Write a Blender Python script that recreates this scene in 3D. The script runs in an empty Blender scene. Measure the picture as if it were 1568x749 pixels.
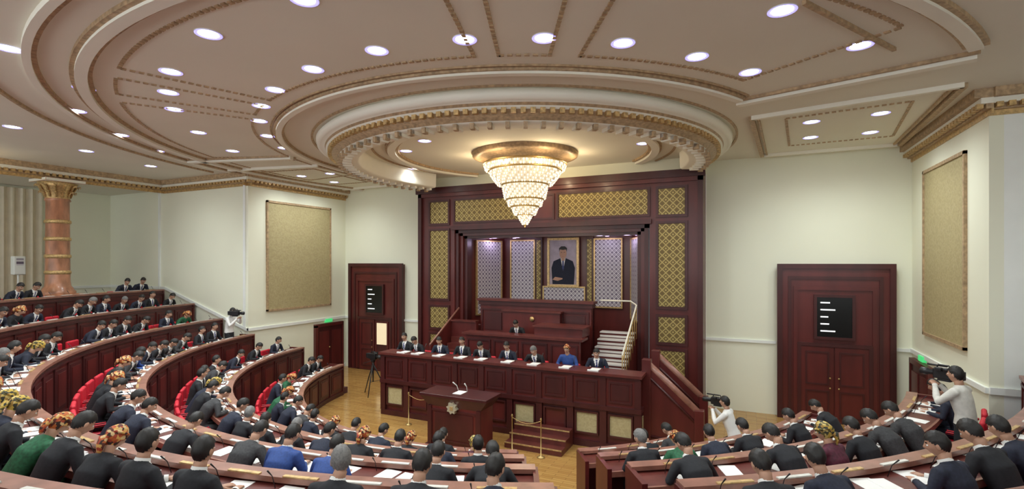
import bpy, bmesh, math, random
from mathutils import Vector, Matrix
random.seed(7)
S=bpy.context.scene
COL=S.collection
try:
    S.view_settings.view_transform='Standard'
except Exception: pass

# ------------------------------------------------------------------ materials
def mat(name,col,rough=.5,metal=0,emis=None,es=0,noise=None,coat=0,stretch=None,amt=.25):
    m=bpy.data.materials.new(name); m.use_nodes=True; nt=m.node_tree; b=nt.nodes['Principled BSDF']
    b.inputs['Base Color'].default_value=(*col,1); b.inputs['Roughness'].default_value=rough
    b.inputs['Metallic'].default_value=metal
    if coat: b.inputs['Coat Weight'].default_value=coat; b.inputs['Coat Roughness'].default_value=.15
    if emis: b.inputs['Emission Color'].default_value=(*emis,1); b.inputs['Emission Strength'].default_value=es
    if noise:
        tc=nt.nodes.new('ShaderNodeTexCoord'); mp=nt.nodes.new('ShaderNodeMapping'); n=nt.nodes.new('ShaderNodeTexNoise')
        r=nt.nodes.new('ShaderNodeValToRGB')
        if stretch: mp.inputs['Scale'].default_value=stretch
        n.inputs['Scale'].default_value=noise; n.inputs['Detail'].default_value=4
        r.color_ramp.elements[0].position=.3; r.color_ramp.elements[1].position=.7
        r.color_ramp.elements[0].color=(*[c*(1-amt) for c in col],1); r.color_ramp.elements[1].color=(*[min(1,c*(1+amt)) for c in col],1)
        nt.links.new(tc.outputs['Object'],mp.inputs[0]); nt.links.new(mp.outputs[0],n.inputs['Vector'])
        nt.links.new(n.outputs['Fac'],r.inputs[0]); nt.links.new(r.outputs[0],b.inputs['Base Color'])
    return m
def lattice(name,line,bg,scale,lw,metal=0,rough=.4):
    m=bpy.data.materials.new(name); m.use_nodes=True; nt=m.node_tree; b=nt.nodes['Principled BSDF']
    N=nt.nodes.new; L=nt.links.new
    tc=N('ShaderNodeTexCoord'); sp=N('ShaderNodeSeparateXYZ'); L(tc.outputs['Object'],sp.inputs[0])
    def M(op,a,bv):
        n=N('ShaderNodeMath'); n.operation=op
        for i,v in enumerate((a,bv)):
            if v is None: continue
            if isinstance(v,(int,float)): n.inputs[i].default_value=v
            else: L(v,n.inputs[i])
        return n.outputs[0]
    outs=[]
    for op in('ADD','SUBTRACT'):
        a=M(op,sp.outputs[0],sp.outputs[2]); a=M('MULTIPLY',a,scale); a=M('FRACT',a,None); a=M('SUBTRACT',a,.5); a=M('ABSOLUTE',a,None)
        outs.append(M('LESS_THAN',a,lw))
    k=M('MAXIMUM',outs[0],outs[1])
    xs=M('ABSOLUTE',M('SUBTRACT',M('FRACT',M('MULTIPLY',sp.outputs[0],scale),None),.5),None)
    zs=M('ABSOLUTE',M('SUBTRACT',M('FRACT',M('MULTIPLY',sp.outputs[2],scale),None),.5),None)
    k=M('MAXIMUM',k,M('LESS_THAN',M('ADD',xs,zs),.16))
    mx=N('ShaderNodeMix'); mx.data_type='RGBA'; L(k,mx.inputs['Factor']); mx.inputs['A'].default_value=(*bg,1); mx.inputs['B'].default_value=(*line,1)
    L(mx.outputs['Result'],b.inputs['Base Color']); b.inputs['Metallic'].default_value=metal; b.inputs['Roughness'].default_value=rough
    return m
def voro(name,cols,scale,rough=.7):
    m=bpy.data.materials.new(name); m.use_nodes=True; nt=m.node_tree; b=nt.nodes['Principled BSDF']
    tc=nt.nodes.new('ShaderNodeTexCoord'); v=nt.nodes.new('ShaderNodeTexVoronoi'); v.inputs['Scale'].default_value=scale
    sp=nt.nodes.new('ShaderNodeSeparateColor'); r=nt.nodes.new('ShaderNodeValToRGB'); r.color_ramp.interpolation='CONSTANT'
    nt.links.new(tc.outputs['Object'],v.inputs['Vector']); nt.links.new(v.outputs['Color'],sp.inputs[0]); nt.links.new(sp.outputs[0],r.inputs[0])
    e=r.color_ramp.elements
    e[0].position=0; e[0].color=(*cols[0],1); e[1].position=1/len(cols); e[1].color=(*cols[1],1)
    for i in range(2,len(cols)):
        x=e.new(i/len(cols)); x.color=(*cols[i],1)
    nt.links.new(r.outputs[0],b.inputs['Base Color']); b.inputs['Roughness'].default_value=rough
    return m
WOOD=mat('mahogany',(.100,.015,.013),.38,noise=3,coat=.15,stretch=(1,1,.25))
WOOD2=mat('mahogany_dark',(.055,.009,.009),.42,noise=3,coat=.1,stretch=(1,1,.25))
WOODT=mat('mahogany_top',(.11,.022,.017),.4,noise=5,coat=.12)
EDGE=mat('desk_edge_wood',(.27,.12,.085),.35,noise=6,coat=.2)
CREAM=mat('cream_plaster',(.84,.85,.69),.75,noise=.6,amt=.02)
WHITEP=mat('white_paint',(.85,.88,.84),.5,noise=2,amt=.03)
CEIL=mat('ceiling_plaster',(.80,.775,.66),.8,noise=.5,amt=.03)
CEILW=mat('ceiling_moulding',(.86,.84,.73),.6,noise=1,amt=.03)
GOLDT=mat('gold_brown_trim',(.44,.31,.18),.55,.1,noise=14,amt=.3)
GOLD=mat('gilt',(.58,.40,.18),.42,.5,noise=20,amt=.3)
BRASS=mat('brass',(.50,.35,.14),.4,.7)
FABRIC=voro('damask_fabric',[(.40,.33,.17),(.44,.37,.19),(.42,.35,.18),(.46,.39,.21)],26)
GLAT=lattice('gold_lattice',(.46,.36,.13),(.16,.11,.035),5,.10,.2,.5)
SLAT=lattice('screen_lattice',(.68,.66,.69),(.15,.12,.18),7,.13)
RED=mat('red_upholstery',(.58,.012,.03),.6,noise=30,amt=.12)
BLACK=mat('black_plastic',(.012,.012,.014),.4)
DISP=mat('display_black',(.005,.006,.006),.25)
DTXT=mat('display_text',(.8,.8,.8),.5,emis=(.9,.95,1),es=.8)
PAPER=mat('paper',(.85,.85,.82),.8)
GREEN=mat('exit_green',(.05,.4,.12),.4,emis=(.1,1,.3),es=.5)
STONE=mat('column_marble',(.44,.20,.11),.35,noise=5,amt=.4,coat=.2,stretch=(1,1,.35))
SKIN=mat('skin',(.48,.27,.18),.55,noise=12,amt=.08)
LIP=mat('lips',(.36,.13,.10),.5)
HAIR=mat('black_hair',(.010,.008,.007),.55,noise=60,amt=.5)
GREY=mat('grey_hair',(.16,.155,.15),.65,noise=60,amt=.3)
EYE=mat('eye_white',(.8,.8,.78),.3)
SUIT=mat('black_suit',(.009,.010,.014),.8,noise=40,amt=.3)
SUIT2=mat('navy_suit',(.012,.016,.034),.8,noise=40,amt=.3)
SUIT3=mat('charcoal_suit',(.035,.035,.038),.8,noise=40,amt=.3)
SUITB=mat('blue_uniform',(.02,.06,.24),.7,noise=40,amt=.2)
SUITG=mat('green_dress',(.01,.10,.04),.7,noise=30,amt=.4)
SUITP=mat('plum_dress',(.08,.012,.028),.7,noise=30,amt=.4)
SHIRT=mat('white_shirt',(.80,.80,.78),.7)
CSHIRT=mat('cream_shirt',(.66,.65,.60),.8,noise=20,amt=.08)
TIE=mat('tie',(.02,.03,.14),.5)
SCARF1=voro('orange_headscarf',[(.46,.11,.02),(.60,.34,.09),(.04,.015,.01),(.36,.05,.02),(.60,.42,.2),(.10,.02,.01)],34)
SCARF2=voro('yellow_headscarf',[(.48,.33,.05),(.03,.03,.02),(.55,.42,.14),(.10,.08,.02),(.35,.2,.04)],34)
LAMP=mat('downlight_lamp',(1,1,1),.5,emis=(.88,.90,1),es=28)
HALO=mat('downlight_violet_halo',(.6,.6,1),.4,emis=(.40,.36,1),es=1.2)  # violet halo around each lamp, put in as an emissive ring
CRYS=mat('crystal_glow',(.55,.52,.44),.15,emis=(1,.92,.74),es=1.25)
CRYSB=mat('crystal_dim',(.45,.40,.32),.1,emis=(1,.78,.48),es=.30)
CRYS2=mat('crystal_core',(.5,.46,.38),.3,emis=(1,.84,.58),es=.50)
BULB=mat('sconce_glow',(1,.95,.85),.3,emis=(1,.9,.7),es=8)
LED=mat('violet_led',(.8,.6,1),.3,emis=(.6,.4,1),es=6)
GLOW=mat('lit_room_beyond',(1,.85,.55),.5,emis=(1,.84,.58),es=.35)
CURT=mat('cream_curtain',(.74,.67,.52),.85,noise=3,amt=.06)
MARB=mat('white_marble',(.60,.58,.56),.4,noise=5,amt=.06)
FLOOR=bpy.data.materials.new('parquet'); FLOOR.use_nodes=True
nt=FLOOR.node_tree; b=nt.nodes['Principled BSDF']; br=nt.nodes.new('ShaderNodeTexBrick'); tc=nt.nodes.new('ShaderNodeTexCoord')
br.inputs['Scale'].default_value=1.6; br.inputs['Color1'].default_value=(.46,.27,.085,1); br.inputs['Color2'].default_value=(.36,.19,.055,1); br.inputs['Mortar'].default_value=(.18,.09,.03,1)
br.inputs['Mortar Size'].default_value=.006; br.inputs['Brick Width'].default_value=.8; br.inputs['Row Height'].default_value=.14
nt.links.new(tc.outputs['Object'],br.inputs['Vector']); nt.links.new(br.outputs['Color'],b.inputs['Base Color']); b.inputs['Roughness'].default_value=.14

# ------------------------------------------------------------------ mesh builder
class MB:
    def __init__(s): s.bm=bmesh.new(); s.m=[]; s.T=Matrix.Identity(4)
    def mi(s,m):
        if m not in s.m: s.m.append(m)
        return s.m.index(m)
    def v(s,p): return s.bm.verts.new(s.T@Vector(p))
    def f(s,vs,m,smooth=False):
        try: f=s.bm.faces.new(vs)
        except ValueError: return None
        f.material_index=s.mi(m); f.smooth=smooth; return f
    def box(s,x0,x1,y0,y1,z0,z1,m,bev=0,R=None):
        c=Vector(((x0+x1)/2,(y0+y1)/2,(z0+z1)/2)); vs=[]
        for z in(z0,z1):
            for x,y in((x0,y0),(x1,y0),(x1,y1),(x0,y1)):
                p=Vector((x,y,z))
                if R: p=c+R@(p-c)
                vs.append(s.v(p))
        fs=[(3,2,1,0),(4,5,6,7),(0,1,5,4),(1,2,6,5),(2,3,7,6),(3,0,4,7)]
        ff=[s.f([vs[i] for i in q],m) for q in fs]
        if bev:
            es=set(e for f in ff for e in f.edges)
            bmesh.ops.bevel(s.bm,geom=list(es),offset=bev,segments=3,affect='EDGES',profile=.5)
    def frame(s,x0,x1,z0,z1,y,d,w,m):
        s.box(x0,x1,y,y+d,z0,z0+w,m); s.box(x0,x1,y,y+d,z1-w,z1,m)
        s.box(x0,x0+w,y,y+d,z0+w,z1-w,m); s.box(x1-w,x1,y,y+d,z0+w,z1-w,m)
    def arc(s,cx,cy,r0,r1,a0,a1,z0,z1,m,n=None,r1b=None):
        if n is None: n=max(1,int(abs(a1-a0)/2.5))
        rings=[]
        for i in range(n+1):
            t=math.radians(a0+(a1-a0)*i/n); sx,sy=math.sin(t),-math.cos(t)
            rings.append([s.v((cx+r*sx,cy+r*sy,z)) for r,z in((r0,z0),(r1,z0),(r1,z1),(r0,z1))])
        for i in range(n):
            a,b=rings[i],rings[i+1]
            for j in range(4):
                k=(j+1)%4; s.f([a[j],a[k],b[k],b[j]],m)
        s.f(rings[0][::-1],m); s.f(rings[-1],m)
    def lathe(s,cx,cy,prof,m,a0=0,a1=360,n=48,smooth=True,mats=None):
        full=abs(a1-a0)>=360; rows=[]
        for i in range(n if full else n+1):
            t=math.radians(a0+(a1-a0)*i/n); sx,sy=math.sin(t),-math.cos(t)
            rows.append([s.v((cx+r*sx,cy+r*sy,z)) for r,z in prof])
        for i in range(n):
            a,b=rows[i],rows[(i+1)%len(rows)]
            for j in range(len(prof)-1):
                s.f([a[j],a[j+1],b[j+1],b[j]],mats[j] if mats else m,smooth)
    def tube(s,pts,rad,m,n=10,side=(1,0,0),cap=True):
        pts=[Vector(p) for p in pts]; rows=[]
        rad=[(r,r) if isinstance(r,(int,float)) else r for r in rad]
        sd=Vector(side)
        for i,p in enumerate(pts):
            a=pts[max(0,i-1)]; b=pts[min(len(pts)-1,i+1)]; d=(b-a).normalized()
            q=sd-d*sd.dot(d)
            if q.length<.05: q=d.orthogonal()
            q.normalize(); w=d.cross(q); sd=q if len(pts)>2 else sd
            rows.append([s.v(p+q*math.cos(2*math.pi*k/n)*rad[i][0]+w*math.sin(2*math.pi*k/n)*rad[i][1]) for k in range(n)])
        for i in range(len(rows)-1):
            for k in range(n):
                l=(k+1)%n; s.f([rows[i][k],rows[i][l],rows[i+1][l],rows[i+1][k]],m,True)
        if cap:
            for r,i,sg in((rows[0],0,-1),(rows[-1],-1,1)):
                d=(pts[1]-pts[0]) if i==0 else (pts[-1]-pts[-2]); d.normalize()
                c=s.v(pts[i]+d*sg*min(rad[i])*.6)
                for k in range(n):
                    l=(k+1)%n; s.f([r[l],r[k],c] if i==0 else [r[k],r[l],c],m,True)
    def ball(s,c,r,m,n=12,fn=None):
        c=Vector(c); r=(r,r,r) if isinstance(r,(int,float)) else r
        rows=[]; h=n//2+2
        for i in range(1,h):
            ph=math.pi*i/h
            rows.append([s.v(c+Vector((r[0]*math.sin(ph)*math.cos(2*math.pi*k/n),r[1]*math.sin(ph)*math.sin(2*math.pi*k/n),r[2]*math.cos(ph)))) for k in range(n)])
        t=s.v(c+Vector((0,0,r[2]))); bt=s.v(c-Vector((0,0,r[2])))
        for k in range(n):
            l=(k+1)%n; s.f([t,rows[0][k],rows[0][l]],m,True); s.f([bt,rows[-1][l],rows[-1][k]],m,True)
            for i in range(len(rows)-1): s.f([rows[i][k],rows[i+1][k],rows[i+1][l],rows[i][l]],m,True)
    def mesh(s,name):
        me=bpy.data.meshes.new(name); s.bm.normal_update(); s.bm.to_mesh(me); s.bm.free()
        for m in s.m: me.materials.append(m)
        return me
    def obj(s,name,loc=(0,0,0),rz=0,parent=None,recalc=True):
        if recalc: bmesh.ops.recalc_face_normals(s.bm,faces=s.bm.faces[:])
        o=bpy.data.objects.new(name,s.mesh(name)); COL.objects.link(o); o.location=loc; o.rotation_euler=(0,0,rz)
        if parent: o.parent=parent
        return o
def inst(name,me,loc,rz=0,sc=1):
    o=bpy.data.objects.new(name,me); COL.objects.link(o); o.location=loc; o.rotation_euler=(0,0,rz); o.scale=(sc,sc,sc); return o

# ------------------------------------------------------------------ survey constants (metres; camera stands at x=0,y=0)
EYE_Z=4.3; YAW=25; FPX=1000.; HOR=522.
sy_,cy_=math.sin(math.radians(YAW)),math.cos(math.radians(YAW))
CZ=7.3
def on_z(px,py,z):
    F=FPX*(z-EYE_Z)/(HOR-py); u=(px-1019)/FPX
    return (F*(-sy_+u*cy_),F*(cy_+u*sy_))
XL,XR,YB=-15.1,3.85,16.0
YS=11.5
XLL,XRR=-19.9,8.6
PX0,PX1,PY=-10.67,-1.09,15.0
AX=-5.9

# ------------------------------------------------------------------ room shell
mb=MB(); mb.box(-24,XRR+.2,-4,18,-.2,0,FLOOR); mb.obj('floor')
mb=MB(); mb.box(-24,XRR+.2,-4,18,CZ,CZ+.2,CEIL); mb.obj('ceiling')
mb=MB(); mb.box(XL-.2,PX0,YB,YB+.2,0,CZ,CREAM); mb.box(PX1,XR+.2,YB,YB+.2,0,CZ,CREAM); mb.box(PX0,PX1,PY+.15,YB,6.93,CZ,CREAM); mb.obj('wall_back')
mb=MB(); mb.box(XL-.2,XL,YS,YB,0,CZ,CREAM); mb.obj('wall_left')
mb=MB(); mb.box(XR,XR+.2,YS,YB,0,CZ,CREAM); mb.obj('wall_right')
mb=MB(); mb.box(XLL-3.3,XL-.2,YS,YS+.2,0,CZ,CREAM); mb.obj('wall_left_step')
mb=MB(); mb.box(XR+.2,XRR,YS,YS+.2,0,CZ,WHITEP); mb.obj('wall_right_step')
mb=MB(); mb.box(XRR,XRR+.2,-4,YS+.2,0,CZ,CREAM); mb.obj('wall_right_rear')
mb=MB(); mb.box(-23.4,-23.2,-4,YS,0,CZ,CREAM); mb.obj('wall_gallery')
mb=MB(); mb.box(XLL-.25,XLL+.25,-4,YS-.05,6.92,CZ,CEILW); mb.box(-23.2,XLL-.25,-4,YS,6.98,CZ,CEIL); mb.obj('gallery_beam')
mb=MB()
mb.box(PX1,.76,YB-.05,YB,2.0,2.08,WHITEP); mb.box(3.5,XR,YB-.05,YB,2.0,2.08,WHITEP)
mb.box(XL,-14.75,YB-.05,YB,2.0,2.08,WHITEP); mb.box(-12.1,PX0,YB-.05,YB,2.0,2.08,WHITEP); mb.obj('trim_1')
mb=MB(); mb.box(XL,XL+.05,YS,YB,2.0,2.1,WHITEP); mb.box(XL,XL+.03,YS,YB,0,.15,WHITEP)
mb.box(XR-.05,XR,YS,YB,2.0,2.1,WHITEP)
mb.box(XR,XRR,YS-.05,YS,2.0,2.12,WHITEP)
pts=[(XL,2.0),(XLL+.3,3.3),(XLL-3.3,3.3)]
for (xa,za),(xb,zb) in zip(pts[:-1],pts[1:]):
    vs=[mb.v(p) for p in((xa,YS-.05,za),(xb,YS-.05,zb),(xb,YS-.05,zb+.1),(xa,YS-.05,za+.1),(xa,YS,za),(xb,YS,zb),(xb,YS,zb+.1),(xa,YS,za+.1))]
    for q in((0,1,2,3),(7,6,5,4),(0,4,5,1),(3,2,6,7)): mb.f([vs[i] for i in q],WHITEP)
mb.box(-23.2,-23.15,-4,YS,3.3,3.4,WHITEP)
mb.box(XLL-.04,XLL+.04,YS-.06,YS,3.3,6.9,WHITEP); mb.box(XL-.2,XL-.1,YS-.04,YS,2.1,6.9,WHITEP)
mb.obj('trim_2')
mb=MB()
def cornice(p,q,nx,ny):
    p=Vector(p);q=Vector(q);d=(q-p);L=d.length;d.normalize();n=Vector((nx,ny))
    prof=[(.03,6.86,.09,GOLD),(.10,6.95,.09,GOLDT),(.17,7.04,.10,CEILW),(.26,7.14,.16,GOLDT)]
    for w,z,h,m in prof:
        c=p+n*w; e=q+n*w
        xs=[p.x,q.x,c.x,e.x]; ys=[p.y,q.y,c.y,e.y]
        mb.box(min(xs),max(xs),min(ys),max(ys),z,z+h,m)
    k=int(L/.16)
    for i in range(k):
        c=p+d*(i+.5)*.16+n*.17
        mb.box(c.x-.045,c.x+.045,c.y-.045,c.y+.045,6.97,7.05,GOLD)
cornice((XR,YS-.2),(XR,YB),-1,0); cornice((XR,YS),(XRR,YS),0,-1)
cornice((XL,YS-.2),(XL,YB),1,0); cornice((XLL+.25,YS),(XL+.2,YS),0,-1); cornice((XLL+.25,-3),(XLL+.25,YS),1,0)
mb.obj('trim_cornice')
for nm,x,sg,y0,y1 in(('fabric_wall_panel',XR,-1,12.5,14.9),('fabric_wall_panel',XL,1,12.25,15.1)):
    mb=MB(); a,b2=(x,x+sg*.03); mb.box(min(a,b2),max(a,b2),y0,y1,2.65,6.4,FABRIC)
    a,b2=(x,x+sg*.06)
    for (ya,yb,za,zb) in((y0-.06,y1+.06,2.59,2.66),(y0-.06,y1+.06,6.39,6.46),(y0-.06,y0,2.6,6.45),(y1,y1+.06,2.6,6.45)):
        mb.box(min(a,b2),max(a,b2),ya,yb,za,zb,GOLDT)
    mb.obj(nm)

# ------------------------------------------------------------------ ceiling decoration
CX,CY=-5.6,12.7
mb=MB()
def band(r,w,z,m,a0=-112,a1=112,h=None): mb.arc(CX,CY,r,r+w,a0,a1,z,CZ+.02,m,n=int(abs(a1-a0)/2)+1)
band(6.0,.05,7.25,GOLDT,-112,64); band(6.05,.12,7.2,CEILW,-112,64); band(6.17,.05,7.24,GOLDT,-112,64)
band(6.26,.03,7.27,GOLDT,-112,64)
band(9.12,.06,7.25,GOLDT,-112,66); band(9.18,.16,7.2,CEILW,-112,66); band(9.34,.06,7.24,GOLDT,-112,66)
band(9.75,.06,7.25,GOLDT,-80,50); band(9.81,.1,7.22,CEILW,-80,50)
band(10.5,.06,7.25,GOLDT,-80,40)
band(5.38,.05,7.27,GOLDT)
mb.obj('ceiling_ring_mouldings')
mb=MB()
def dash_arc(r,a0,a1):
    n=int(math.radians(a1-a0)*r/.11); w=(a1-a0)/n
    for i in range(n): mb.arc(CX,CY,r,r+.055,a0+i*w,a0+(i+.62)*w,7.28,CZ+.01,GOLDT,n=1)
def dash_line(p,q,wd=.055):
    p=Vector(p);q=Vector(q);L=(q-p).length;n=max(1,int(L/.11)); d=(q-p)/n; t=Vector((-d.y,d.x)).normalized()*wd/2
    for i in range(n):
        a=p+d*i;b_=p+d*(i+.62); vs=[mb.v((*k,7.28)) for k in(a+t,b_+t,b_-t,a-t)]; vt=[mb.v((*k,CZ+.01)) for k in(a+t,b_+t,b_-t,a-t)]
        mb.f(vs,GOLDT)
        for j in range(4): mb.f([vs[j],vs[(j+1)%4],vt[(j+1)%4],vt[j]],GOLDT)
def pol(r,a): t=math.radians(a); return (CX+r*math.sin(t),CY-r*math.cos(t))
for a0,a1 in((-21,17.7),(20.8,27.2),(31,57),(-31,-24.5),(-68,-34.5),(-95,-72)):
    dash_arc(6.6,a0,a1); dash_arc(8.8,a0,a1)
    for a in(a0,a1): dash_line(pol(6.6,a),pol(8.85,a))
for sgn in(1,-1):
    def mx(p): return p if sgn==1 else (2*AX-p[0],p[1])
    P=[(.75,11.9),(2.8,11.6),(3.15,14.6),(1.0,14.7)]
    for i in range(4): dash_line(mx(P[i]),mx(P[(i+1)%4]))
mb.obj('ceiling_beaded_trim')
mb=MB()
def line(p,q,w,z,m):
    p=Vector(p);q=Vector(q);d=(q-p).normalized();t=Vector((-d.y,d.x))*w/2
    a=[p+t,q+t,q-t,p-t]; vs=[mb.v((*k,z)) for k in a]; vt=[mb.v((*k,CZ+.01)) for k in a]
    mb.f(vs,m)
    for j in range(4): mb.f([vs[j],vs[(j+1)%4],vt[(j+1)%4],vt[j]],m)
for sgn in(1,-1):
    def mx(p): return p if sgn==1 else (2*AX-p[0],p[1])
    for off,w,z,m in((0,.16,7.2,CEILW),(.13,.06,7.25,GOLDT),(-.13,.06,7.25,GOLDT)):
        line(mx((-.15,10.25+off)),mx((3.0,9.35+off)),w,z,m)
    P=[(.1,11.45),(3.3,10.8),(3.5,15.6),(.4,15.6)]
    for i in range(4): line(mx(P[i]),mx(P[(i+1)%4]),.1,7.22,GOLDT if i%2 else CEILW)
    for i in range(4):
        q=[(x+(.12 if x<1 else -.12),y) for x,y in P]; line(mx(q[i]),mx(q[(i+1)%4]),.04,7.25,GOLDT)
line(on_z(1600,0,CZ),on_z(1780,95,CZ),.05,7.25,GOLDT)
mb.obj('ceiling_panel_mouldings')
mb=MB()
prof=[(5.25,7.31),(5.32,7.24),(5.30,7.14),(5.22,7.10),(5.12,7.10),(5.10,7.05),(4.98,7.02),(4.96,6.93),(4.84,6.91),(4.82,6.86),(4.7,6.84),(4.35,6.84),(4.3,6.88),(4.28,7.31)]
mts=[CEILW,CEILW,CEILW,CEILW,GOLDT,CEILW,GOLDT,GOLDT,GOLDT,CEILW,CEILW,CEILW,CEILW]
mb.lathe(CX,CY,prof,CEILW,-113,113,96,mats=mts)
for i in range(114):
    a=-112.5+i*1.97; mb.arc(CX,CY,4.97,5.06,a,a+1.0,6.94,7.03,GOLD,n=1)
for i in range(58):
    a=-112.5+i*3.9; mb.arc(CX,CY,4.5,4.8,a,a+.9,6.77,6.84,CEILW,n=1); mb.arc(CX,CY,4.72,4.84,a,a+.9,6.73,6.84,GOLDT,n=1)
mb.obj('hanging_ceiling_ring')
mb=MB()
for r,w,z,m in((3.35,.08,7.24,GOLDT),(3.43,.2,7.18,CEILW),(3.63,.06,7.24,GOLDT),(4.0,.05,7.26,GOLDT)):
    mb.arc(CX,CY,r,r+w,-130,130,z,CZ+.01,m,n=90)
mb.obj('ceiling_inner_ring')
DL=[(15,95),(167,175),(152,220),(240,268),(172,300),(25,252),(300,330),(313,300),(50,345),(415,67),(340,142),(335,183),(347,217),(395,263),(463,300),(548,178),(520,210),(516,240),(533,270),(566,294),(623,137),(750,100),(925,78),(1083,75),(1240,85),(1387,112),(1493,143),(1557,20),(1712,90),(605,-2),(1615,242),(1613,273),(1732,263),(1753,225),(600,350),(657,345),(665,362),(845,280),(808,300),(823,335),(1280,285)]
pos=[on_z(x,y,CZ) for x,y in DL]
behind=[(2.5,2),(-3,1.5),(-8,2),(-13,3),(5,4),(6,8.5),(-14,-1),(0,-2),(-6,-2),(-10,0),(5.5,0)]
mb=MB()
for x,y in pos+behind:
    mb.lathe(x,y,[(.12,CZ-.004),(.15,CZ-.016),(.165,CZ-.012),(.17,CZ+.01)],WHITEP,n=20,mats=[HALO,HALO,WHITEP])  # inner rings carry the painted violet halo, outer edge is the white rim
    c=[mb.v((x+.121*math.cos(k*math.pi/10),y+.121*math.sin(k*math.pi/10),CZ-.006)) for k in range(20)]; mb.f(c,LAMP)
mb.obj('recessed_downlights',recalc=False)
for i,(x,y) in enumerate(pos+behind):
    l=bpy.data.lights.new('downlight_spot','SPOT'); l.energy=150; l.spot_size=math.radians(155); l.spot_blend=1; l.shadow_soft_size=.12; l.color=(.93,1,.99)
    o=bpy.data.objects.new('downlight_spot',l); COL.objects.link(o); o.location=(x,y,CZ-.06)
for x,y in((-26+14.8,13.6),(.4,13.6)):
    pass

# ------------------------------------------------------------------ chandelier
mb=MB(); cx,cy=-5.55,12.75
mb.lathe(cx,cy,[(1.45,7.31),(1.45,7.2),(1.3,7.16),(1.2,7.2),(1.0,7.14),(.6,7.12),(.2,7.08),(0.01,7.08)],GOLDT,n=48)
tiers=[(1.13,6.98,1.08,6.82,90,2),(1.00,6.80,.74,6.42,70,6),(.63,6.42,.56,6.04,54,6),(.50,6.02,.45,5.84,44,3),(.37,5.82,.28,5.60,34,4),(.20,5.60,.06,5.34,20,5)]
for r0,z0,r1,z1,n,k in tiers:
    mb.lathe(cx,cy,[(r0-.03,z0),(r0+.02,z0),(r0+.03,z0+.03),(r0-.02,z0+.05),(r0-.03,z0)],BRASS,n=48)
    mb.lathe(cx,cy,[(r0-.12,z0),(r1-.10 if r1>.15 else .01,z1+.04)],CRYS2,n=40)
    mb.lathe(cx,cy,[(.02,z0-.01),(r0-.02,z0-.01)],CRYS2,n=40)
    mb.lathe(cx,cy,[(.02,z1+.03),(r1-.06,z1+.03)],CRYS2,n=40)
    for i in range(n):
        t=2*math.pi*i/n
        for j in range(k):
            q=(j+.5)/k; r=r0+(r1-r0)*q**1.3; z=z0+(z1-z0)*q; w=.024; h=(z0-z1)/k*.6
            c=Vector((cx+r*math.cos(t),cy+r*math.sin(t),z))
            vs=[mb.v(c+Vector(d)) for d in((w,0,0),(0,w,0),(-w,0,0),(0,-w,0))]; a=mb.v(c+Vector((0,0,h*.7))); b_=mb.v(c-Vector((0,0,h)))
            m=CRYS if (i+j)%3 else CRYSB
            for e in range(4): mb.f([vs[e],vs[(e+1)%4],a],m); mb.f([vs[(e+1)%4],vs[e],b_],m)
for i in range(6):
    t=i*math.pi/3; mb.tube([(cx+.9*math.cos(t),cy+.9*math.sin(t),7.0),(cx+.35*math.cos(t),cy+.35*math.sin(t),7.12)],[.012,.012],BRASS,n=6)
mb.tube([(cx,cy,5.38),(cx,cy,5.28)],[.05,.02],BRASS,n=10)
mb.obj('crystal_chandelier')
l=bpy.data.lights.new('chandelier_light','POINT'); l.energy=70; l.color=(1,.84,.60); l.shadow_soft_size=.4
o=bpy.data.objects.new('chandelier_light',l); COL.objects.link(o); o.location=(cx,cy,4.7)
for i in range(6):
    t=i*math.pi/3+.3; l=bpy.data.lights.new('chandelier_bulb','POINT'); l.energy=17; l.color=(1,.76,.46); l.shadow_soft_size=.08
    o=bpy.data.objects.new('chandelier_bulb',l); COL.objects.link(o); o.location=(cx+1.35*math.cos(t),cy+1.35*math.sin(t),6.85)

# ------------------------------------------------------------------ wooden portal and niche
mb=MB()
for x0,x1,s in((PX0,-9.2,1),(-2.56,PX1,-1)):
    mb.box(x0,x1,PY,YB-.01,0,6.93,WOOD)
    ed=x0 if s==1 else x1
    gx0,gx1=(-10.18,-9.46) if s==1 else (-2.3,-1.58)
    for z0,z1 in((1.0,1.75),(2.0,2.72),(3.03,5.41),(5.68,6.42)):
        mb.frame(gx0-.08,gx1+.08,z0-.08,z1+.08,PY-.05,.06,.07,WOOD2)
    mb.box(ed if s==1 else ed-.14,ed+.14 if s==1 else ed,PY-.1,PY,0,6.93,WOOD2)
mb.box(-9.2,-2.56,PY,YB-.01,5.45,6.93,WOOD)
mb.box(PX0-.06,PX1+.06,PY-.16,PY+.02,6.72,6.93,WOOD2); mb.box(PX0,PX1,PY-.1,PY,6.6,6.72,WOOD)
for gx0,gx1 in((-9.15,-6.45),(-5.35,-2.62)): mb.frame(gx0-.08,gx1+.08,5.64,6.5,PY-.05,.06,.07,WOOD2)
mb.frame(-6.3,-5.5,5.66,6.48,PY-.04,.05,.06,WOOD2)
mb.box(-9.3,-2.5,PY-.12,PY+.02,5.42,5.56,WOOD2)
for i,(a,y,top) in enumerate(((9.2,15.06,5.45),(9.08,15.16,5.36),(8.96,15.26,5.27))):
    xa,xb=-a,2*AX+a
    mb.box(xa,xa+.12,y,y+.3,0,top,WOOD if i%2 else WOOD2); mb.box(xb-.12,xb,y,y+.3,0,top,WOOD if i%2 else WOOD2); mb.box(xa,xb,y,y+.3,top-.14,top+.02,WOOD if i%2 else WOOD2)
mb.box(-9.0,-2.8,15.4,17.4,5.2,5.3,WOOD2)
mb.box(-8.6,-3.2,17.1,17.3,0,5.25,WOOD)
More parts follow.
